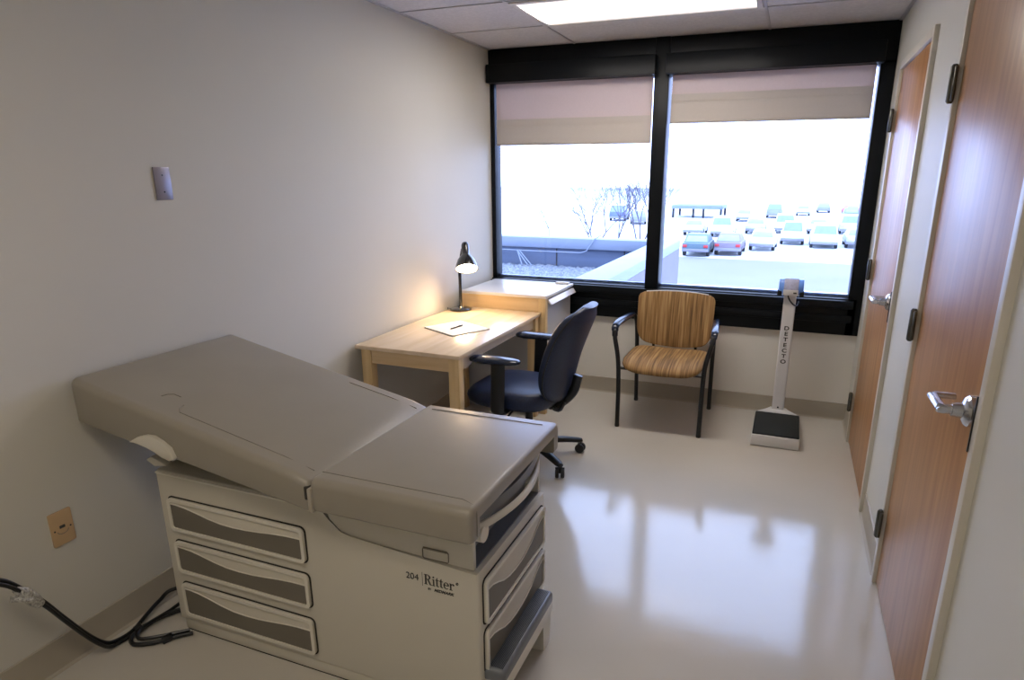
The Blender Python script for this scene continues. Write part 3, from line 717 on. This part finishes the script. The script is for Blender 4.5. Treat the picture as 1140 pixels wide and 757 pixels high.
for s in (-1, 1): tube(b, [(s*.20, -.284, .415), (s*.20, .247, .42)], .010, 8); tube(b, [(s*.15, .247, .42), (s*.15, .225, .50), (s*.15, .225, .60)], .010, 8)
finish(b, 'under_frame', M['black_plain'], gc)

# ------------------------------------------------------------------ scale
sc = empty('physician_scale', 'white standing scale with a black platform and blue display head', 'scale', (2.240, -.46, 0)); S0 = sc.location
b = NB(); box(b, (-.143, -.232, .004), (.143, .225, .076), .006, 3); finish(b, 'platform_base', M['white_enamel'], sc)
b = NB(); box(b, (-.140, -.226, .076), (.140, .190, .088), .006, 2); finish(b, 'platform_mat', M['rubber'], sc)
b = NB(); prism(b, [(-.13, .20), (.13, .20), (.075, .255), (.05, .315), (-.05, .315), (-.075, .255)], lambda u, v, w_: (u, v, w_), .060, .088, .004); finish(b, 'column_foot', M['white_enamel'], sc)
b = NB(); prism(b, rrect(-.039, .262, .039, .308, .010), lambda u, v, w_: (u, v, w_), .07, .915, 0); finish(b, 'column', M['white_enamel'], sc)
b = NB(); prism(b, [(.262, .893), (.240, .900), (.225, .93), (.230, .965), (.255, .992), (.29, .996), (.315, .98), (.32, .92), (.31, .893)], lambda u, v, w_: (w_, u, v), -.076, .076, .008, 3); hd_ = finish(b, 'display_head', M['blue_plastic'], sc)
b = NB(); prism(b, [(.222, .928), (.227, .967), (.252, .9955), (.256, .998), (.262, .993), (.24, .93)], lambda u, v, w_: (w_, u, v), -.044, .044, .001); finish(b, 'display_panel', M['display_panel'], sc)
b = NB(); box(b, (-.046, .222, .890), (.046, .300, .928), .004); finish(b, 'neck_cover', M['white_enamel'], sc)
b = NB(); box(b, (.016, .2212, .903), (.036, .2235, .913)); finish(b, 'neck_mark', M['print'], sc)
for s in (-1, 1):
    b = NB(); box(b, (s*.068-.014, .232, .885), (s*.068+.014, .31, .925), .006); finish(b, 'head_bracket', M['black_plain'], sc)
b = NB(); tube(b, [(-.015, .258, .890), (-.005, .236, .865), (.02, .232, .835), (.045, .262, .82), (.055, .30, .84)], .0045, 8, smooth=5); finish(b, 'display_cable', M['black_plain'], sc)
for i, ch in enumerate('DETECTO'):
    curve_text(ch, .037, 'lettering', M['print'], sc, lambda u, v, w_, i=i: (u, .2615-w_, .652-i*.0385+v), align='CENTER', bold=.0011, sx=1.2)
b = NB(); cyl(b, (0, .2622, .105), (0, .2590, .105), .006, 12); finish(b, 'screw', M['charcoal'], sc)
for x_, y_ in ((-.12, -.2), (.12, -.2), (-.12, .2), (.12, .2)):
    b = NB(); cyl(b, (x_, y_, 0), (x_, y_, .006), .014, 12); finish(b, 'foot_pad', M['black_plain'], sc)

# ------------------------------------------------------------------ things on the left wall
b = NB(); box(b, (.0002, -2.919, 1.549), (.006, -2.850, 1.667), .002); o = finish(b, 'switch_plate', M['plate_grey']); tag(o, 'blank grey metal cover plate high on the left wall', 'wall plate')
for z in (1.578, 1.638):
    b = NB(); cyl(b, (.005, -2.885, z), (.0072, -2.885, z), .003, 10); finish(b, 'screw', M['charcoal'], o)
ol = empty('wall_outlet', 'tan wall outlet plate low on the left wall behind the exam table', 'outlet', (0, -3.474, .495))
b = NB(); prism(b, rrect(-.036, -.060, .036, .060, .003), lambda u, v, w_: (w_, u, v), .0002, .006, .0015); finish(b, 'outlet_cover', M['outlet'], ol)
b = NB(); box(b, (.004, -.009, -.001), (.0072, .009, .009)); cyl(b, (.004, -.026, -.004), (.0072, -.026, -.004), .003, 8); cyl(b, (.004, .026, -.004), (.0072, .026, -.004), .003, 8); finish(b, 'outlet_socket', M['print'], ol)
b = NB(); tube(b, [(.006, .018*math.cos(t), -.010+.012*math.sin(t)) for t in [PI+PI*i/8 for i in range(9)]], .0012, 6); finish(b, 'socket_rim', M['seam'], ol)

# power cords
pc = empty('power_cord', 'black power cords trailing along the left wall to the exam table', 'cord', (0.1, -3.45, 0))
A = [(.09, -3.93, .56), (.10, -3.80, .515), (.10, -3.723, .474), (.10, -3.67, .403), (.098, -3.626, .33), (.092, -3.583, .245), (.085, -3.53, .144), (.078, -3.488, .075), (.066, -3.448, .028), (.064, -3.410, .012), (.067, -3.373, .010), (.062, -3.336, .012), (.046, -3.278, .022), (.034, -3.210, .035), (.045, -3.151, .05), (.14, -3.03, .03)]
b = NB(); tube(b, A, .0075, 10, smooth=6); P(pc, b, 'cord', M['black_plain'])
b = NB(); tube(b, [(p[0]+.012, p[1]-.002, max(.009, p[2]-.012)) for p in A[:9]] + [(.080, -3.408, .009), (.083, -3.370, .009), (.083, -3.335, .012), (.088, -3.30, .014), (.10, -3.23, .016), (.10, -3.15, .014), (.15, -3.05, .01)], .0065, 10, smooth=6); P(pc, b, 'cord', M['black_plain'])
b = NB(); tube(b, [(.235, -3.12, .010), (.18, -3.16, .010), (.11, -3.235, .010), (.085, -3.32, .010), (.092, -3.378, .010), (.135, -3.405, .010), (.195, -3.375, .010), (.25, -3.315, .010), (.285, -3.283, .010)], .0075, 10, smooth=6); P(pc, b, 'cord', M['black_plain'])
b = NB(); tube(b, [(.25, -3.10, .022), (.19, -3.155, .022), (.12, -3.235, .022), (.100, -3.31, .022), (.108, -3.36, .022), (.14, -3.385, .020), (.185, -3.355, .018), (.235, -3.305, .014), (.262, -3.276, .012)], .0065, 10, smooth=6); P(pc, b, 'cord', M['black_plain'])
b = NB(); tube(b, [(.105, -3.695, .425), (.106, -3.675, .402), (.106, -3.655, .362), (.105, -3.640, .335)], .018, 12, radii=[.010, .018, .020, .014]); tube(b, [(.10, -3.71, .40), (.12, -3.665, .375)], .010, 8); P(pc, b, 'foil_wrap', M['silver'])
for p, q in (((.075, -3.352, .012), (.085, -3.33, .020)), ((.215, -3.352, .008), (.235, -3.328, .018))):
    b = NB(); tube(b, [p, q], .017, 10, r2=.014); P(pc, b, 'cable_tie', M['black_plain'])

# ------------------------------------------------------------------ outside
X = {}
X['lot'] = mat('bright_pavement', (.62, .64, .66), .85, noise=(.05, .12, 3))
X['asphalt'] = mat('grey_asphalt', (.20, .195, .20), .85, noise=(.15, .10, 3))  # the asphalt's own grey
X['coping'] = mat('pale_metal_coping', (.17, .20, .26), .5, noise=(1.2, .06, 3))
X['pwall'] = mat('blue_grey_parapet', (.085, .11, .17), .7, noise=((.6, .6, 6), .15, 3))
X['pface'] = mat('lavender_stucco', (.13, .12, .19), .8, noise=(1.5, .05, 3))
X['gravel'] = mat('pale_gravel', (.15, .165, .19), .9, noise=(26, .45, 2))
X['bark'] = mat('grey_bark', (.085, .08, .105), .9, noise=(8, .2, 2))
X['tail'] = mat('red_tail_lamp', (.45, .03, .04), .4, noise=(5, .05, 2))
X['cglass'] = mat('car_window', (.20, .26, .29), .3, noise=(2, .1, 2))
X['tyre'] = mat('tyre_rubber', (.02, .02, .025), .8, noise=(5, .1, 2))
X['hill'] = mat('distant_ground', (.7, .72, .74), .9, noise=(.02, .1, 3))
LZ = -3.6
def far(x, y): return (2.2+(x-2.2)*1.129, -4.7+(y+4.7)*1.129)
def far3(x, y): return (*far(x, y), LZ)
b = NB(); box(b, (-160, 8, LZ-.3), (160, 260, LZ)); struct('parking_lot', b, X['lot'])
b = NB(); box(b, (-60, 28.3, LZ), (30, 39.6, LZ+.012)); struct('driveway', b, X['asphalt'])
# adjoining roof wing: deck, L-shaped parapet
b = NB(); box(b, (-9, .14, -3.2), (.47, 6.35, .05)); struct('roof_wing', b, X['pface'])
b = NB()
NX, NY = 190, 140
vs_ = [[b.verts.new((-9+9.1*i/NX, .5+5.52*j/NY, .085+random.random()*.055)) for j in range(NY+1)] for i in range(NX+1)]
for i in range(NX):
    for j in range(NY): b.faces.new((vs_[i][j], vs_[i+1][j], vs_[i+1][j+1], vs_[i][j+1]))
g = finish(b, 'roof_gravel', X['gravel'], sharp=10); tag(g, 'loose pale gravel covering the flat roof outside the left pane', 'gravel', kind='stuff')
b = NB(); box(b, (-9, 6.08, .04), (.45, 6.33, .56), .01); box(b, (.15, .2, .04), (.45, 6.33, .56), .01); pr = struct('roof_parapet', b, X['pwall'])
b = NB(); box(b, (-9.02, 6.0, .425), (.14, 6.36, .605), .012); box(b, (.12, .15, .47), (.485, 6.38, .607), .012); finish(b, 'coping', X['coping'], pr)
b = NB(); box(b, (.452, .15, -3.0), (.482, 6.36, .47)); box(b, (-9, 6.34, -3.0), (.48, 6.37, .47)); finish(b, 'outer_face', X['pface'], pr)
b = NB()
for xx in (-2.75, -1.62, -.4): box(b, (xx, 6.07, .12), (xx+.02, 6.085, .44))
finish(b, 'panel_joint', X['tyre'], pr)
cp = empty('conduit_pipe', 'pale conduit pipe running along the roof parapet', 'pipe', (-2, 5.93, .38))
b = NB(); tube(b, [(-5, 5.93, .385), (-2.0, 5.93, .372), (-1.12, 5.93, .375), (-1.02, 5.93, .41), (-.88, 5.955, .62), (-.84, 6.15, .66)], .011, 8); P(cp, b, 'pipe', X['coping'])
for q in ((-2.30, -2.05), (-2.30, -2.16), (-2.26, -1.98)):
    b = NB(); tube(b, [(q[0], 5.93, .37), (q[1], 5.80, .14)], .010, 6); P(cp, b, 'pipe_brace', X['coping'])

# bare trees
def tree(name, base, h, spread, seed, label, lean=0):
    rnd = random.Random(seed); bm = NB()
    def grow(p, d, l, r, k):
        q = p+d*l; r *= 1.0; mid = p+d*l*.5+Vector((rnd.uniform(-1, 1), rnd.uniform(-1, 1), 0))*l*.05
        tube(bm, [p, mid, q], r, 5, radii=[r, r*.85, r*.7])
        if k == 0: return
        for _ in range(3 if k > 1 else 2):
            nd = (d+Vector((rnd.uniform(-1, 1)*spread, rnd.uniform(-1, 1)*spread, rnd.uniform(-.15, .35)))).normalized()
            grow(q, nd, l*rnd.uniform(.62, .82), r*.6, k-1)
    grow(Vector((0, 0, 0)), Vector((lean, 0, 1)).normalized(), h*.36, h*.016, 5)
    o = finish(bm, name, X['bark']); o.location = base; tag(o, label, 'tree', 'bare trees beyond the roof'); return o
tree('bare_tree', far3(-3.5, 22), 5.0, .55, 3, 'bare tree with an upright trunk beside the window mullion')
tree('bare_tree', far3(-5.13, 21), 4.7, .8, 11, 'wide-forked bare tree standing in the middle of the left pane view', -.1)
tree('bare_tree', far3(-6.26, 29), 4.6, .6, 5, 'bare tree standing just behind the two nearer ones')
tree('bare_tree', far3(-14.2, 40), 2.8, .8, 8, 'small distant bare tree at the left of the left pane view')

# cars
def car(x, y, rz, col, kind, label, tail=True):
    o = empty('car', label, 'car', far3(x, y), rz, 'parked cars'); m = CM[col]
    suv = kind == 'suv'; hw = .89 if not suv else .96; z1 = .92 if not suv else 1.05; zr = 1.42 if not suv else 1.78
    ln = 2.25 if not suv else 2.35
    body = [(-ln, .42), (-ln-.03, .62), (-ln+.05, z1-.02), (-ln+.5, z1), (1.15, z1), (ln-.15, z1-.16), (ln, .62), (ln-.02, .38), (1.75, .30), (-1.75, .30)]
    b = NB(); prism(b, body, lambda u, v, w_: (w_, u, v), -hw, hw, .07, 3); finish(b, 'car_body', m, o)
    if kind == 'pickup':
        b = NB(); loft(b, [[(-hw+.06, -.2, z1-.02), (hw-.06, -.2, z1-.02), (hw-.06, 1.25, z1-.02), (-hw+.06, 1.25, z1-.02)], [(-hw+.22, 0, 1.72), (hw-.22, 0, 1.72), (hw-.22, .75, 1.72), (-hw+.22, .75, 1.72)]]); finish(b, 'car_cabin', m, o)
        yb, yt, zt = -.215, -.015, 1.66; zr = 1.72
    else:
        y0, y1, t0, t1 = (-ln+.12, 1.2, -ln+.42, .45) if suv else (-ln+.45, 1.15, -1.05, .35)
        b = NB(); loft(b, [[(-hw+.05, y0, z1-.02), (hw-.05, y0, z1-.02), (hw-.05, y1, z1-.02), (-hw+.05, y1, z1-.02)], [(-hw+.2, t0, zr), (hw-.2, t0, zr), (hw-.2, t1, zr), (-hw+.2, t1, zr)]])
        finish(b, 'car_cabin', m, o); yb, yt = y0, t0
    zA, zB = z1+.06, zr-.08
    fr = lambda z: (z-z1+.02)/(zr-z1+.02)
    b = NB(); A_, B_ = fr(zA), fr(zB)
    def pt(s, f_): return Vector((s*(hw-.14-(.15*f_)), yb+(yt-yb)*f_-.02, z1-.02+(zr-z1+.02)*f_))
    q = [pt(-1, A_), pt(1, A_), pt(1, B_), pt(-1, B_)]; loft(b, [[p for p in q], [p+Vector((0, .03, 0)) for p in q]]); finish(b, 'rear_window', X['cglass'], o)
    for s in (-1, 1):
        b = NB(); box(b, (s*(hw-.20)-.14, -ln-.055, z1-.28), (s*(hw-.20)+.14, -ln+.10, z1-.10), .02); finish(b, 'tail_lamp', X['tail'] if tail else m, o)
    b = NB(); box(b, (-hw+.02, -ln-.09, .36), (hw-.02, -ln+.12, .56), .04); finish(b, 'bumper', CM['bumper'], o)
    for s in (-1, 1):
        for yy in (-1.38, 1.42):
            b = NB(); c0_ = Vector((s*(hw-.10), yy, .32)); lathe(b, [(.20, -.11), (.30, -.11), (.32, -.07), (.32, .07), (.30, .11), (.20, .11)], c0_, (1, 0, 0), 20); finish(b, 'wheel', X['tyre'], o)
    return o
CM = {k: mat('car_paint_'+k, v, .4, noise=(.5, .02, 2)) for k, v in dict(teal=(.07, .12, .15), maroon=(.17, .14, .18), white=(.6, .63, .66), silver=(.42, .45, .50), blue=(.10, .14, .34), red=(.45, .10, .12), grey=(.22, .24, .30), bumper=(.20, .20, .25)).items()}
cars = [(-3.05, 36.7, .02, 'teal', 'sedan', 'dark teal sedan parked first beside the parapet corner', 1), (-1.25, 37.9, -.01, 'maroon', 'sedan', 'greyish purple sedan parked next to the dark teal one', 1),
 (.58, 41.4, -.03, 'white', 'sedan', 'white sedan with dark bumper right of the purple sedan', 0), (2.35, 46.2, 0, 'white', 'pickup', 'white pickup parked behind the scale head', 0),
 (4.35, 44.4, 0, 'white', 'suv', 'white sport utility car with a wide blue rear window', 0), (6.5, 45.2, 0, 'silver', 'sedan', 'silver sedan parked at the right end of the near row', 0),
 (-2.9, 50.5, 0, 'white', 'suv', 'white van with pale blue rear window behind the purple sedan', 0), (-5.2, 51.0, 0, 'white', 'sedan', 'white sedan behind the dark teal sedan', 0),
 (-.6, 54.5, 0, 'silver', 'sedan', 'silver sedan in the second row behind the near white sedan', 0), (1.7, 56, 0, 'white', 'suv', 'tall white car in the second row behind the pickup', 0),
 (4.3, 56, 0, 'white', 'sedan', 'white sedan in the second row behind the wide white car', 0), (6.8, 57, 0, 'silver', 'suv', 'silver tall car at the right of the second row', 0),
 (8.9, 86, .1, 'red', 'sedan', 'red car far away at the right edge of the pane', 0), (8.2, 76, 0, 'blue', 'sedan', 'dark blue car just in front of the distant red car', 0),
 (6.0, 92, 0, 'grey', 'sedan', 'grey car in the farthest row left of the red car', 0), (3.4, 84, 0, 'white', 'sedan', 'white car in the far row beyond the scale head', 0),
 (.2, 78, 0, 'grey', 'suv', 'grey tall car in the far row near the pane centre', 0), (-2.6, 70, 0, 'silver', 'sedan', 'silver car parked right of the flat canopy', 0),
 (-12.5, 62, .2, 'grey', 'sedan', 'grey car seen through the bare tree branches', 0), (-15.5, 66, .1, 'blue', 'suv', 'blue tall car seen left of the upright bare tree', 0)]
for c_ in cars: car(*c_[:6], tail=bool(c_[6]))

# flat canopy shelter far off
cy = empty('canopy_shelter', 'blue flat-roofed canopy on dark posts across the parking lot', 'shelter', far3(-8.2, 75))
b = NB(); box(b, (-3.2, -2.5, 1.15), (3.3, 3.5, 1.62), .05); finish(b, 'canopy_roof', mat('canopy_blue', (.16, .20, .36), .6, noise=(1, .1, 2)), cy)
for xx, yy in ((-3.0, -2.2), (-.4, -2.2), (.9, -2.2), (3.1, -2.2), (-3.0, 3.2), (3.1, 3.2)):
    b = NB(); box(b, (xx-.14, yy-.14, 0), (xx+.14, yy+.14, 1.16), .02); finish(b, 'canopy_post', X['tyre'], cy)
# low pale building on the horizon
hb = empty('distant_building', 'long pale low building beyond the parking lot', 'building', (-40, 140, LZ))
b = NB(); box(b, (-35, 0, 0), (32, 12, 2.3)); finish(b, 'building_wall', X['hill'], hb)
b = NB(); box(b, (-35.5, -.4, 2.3), (32.5, 12.4, 2.7)); finish(b, 'building_roof', CM['silver'], hb)
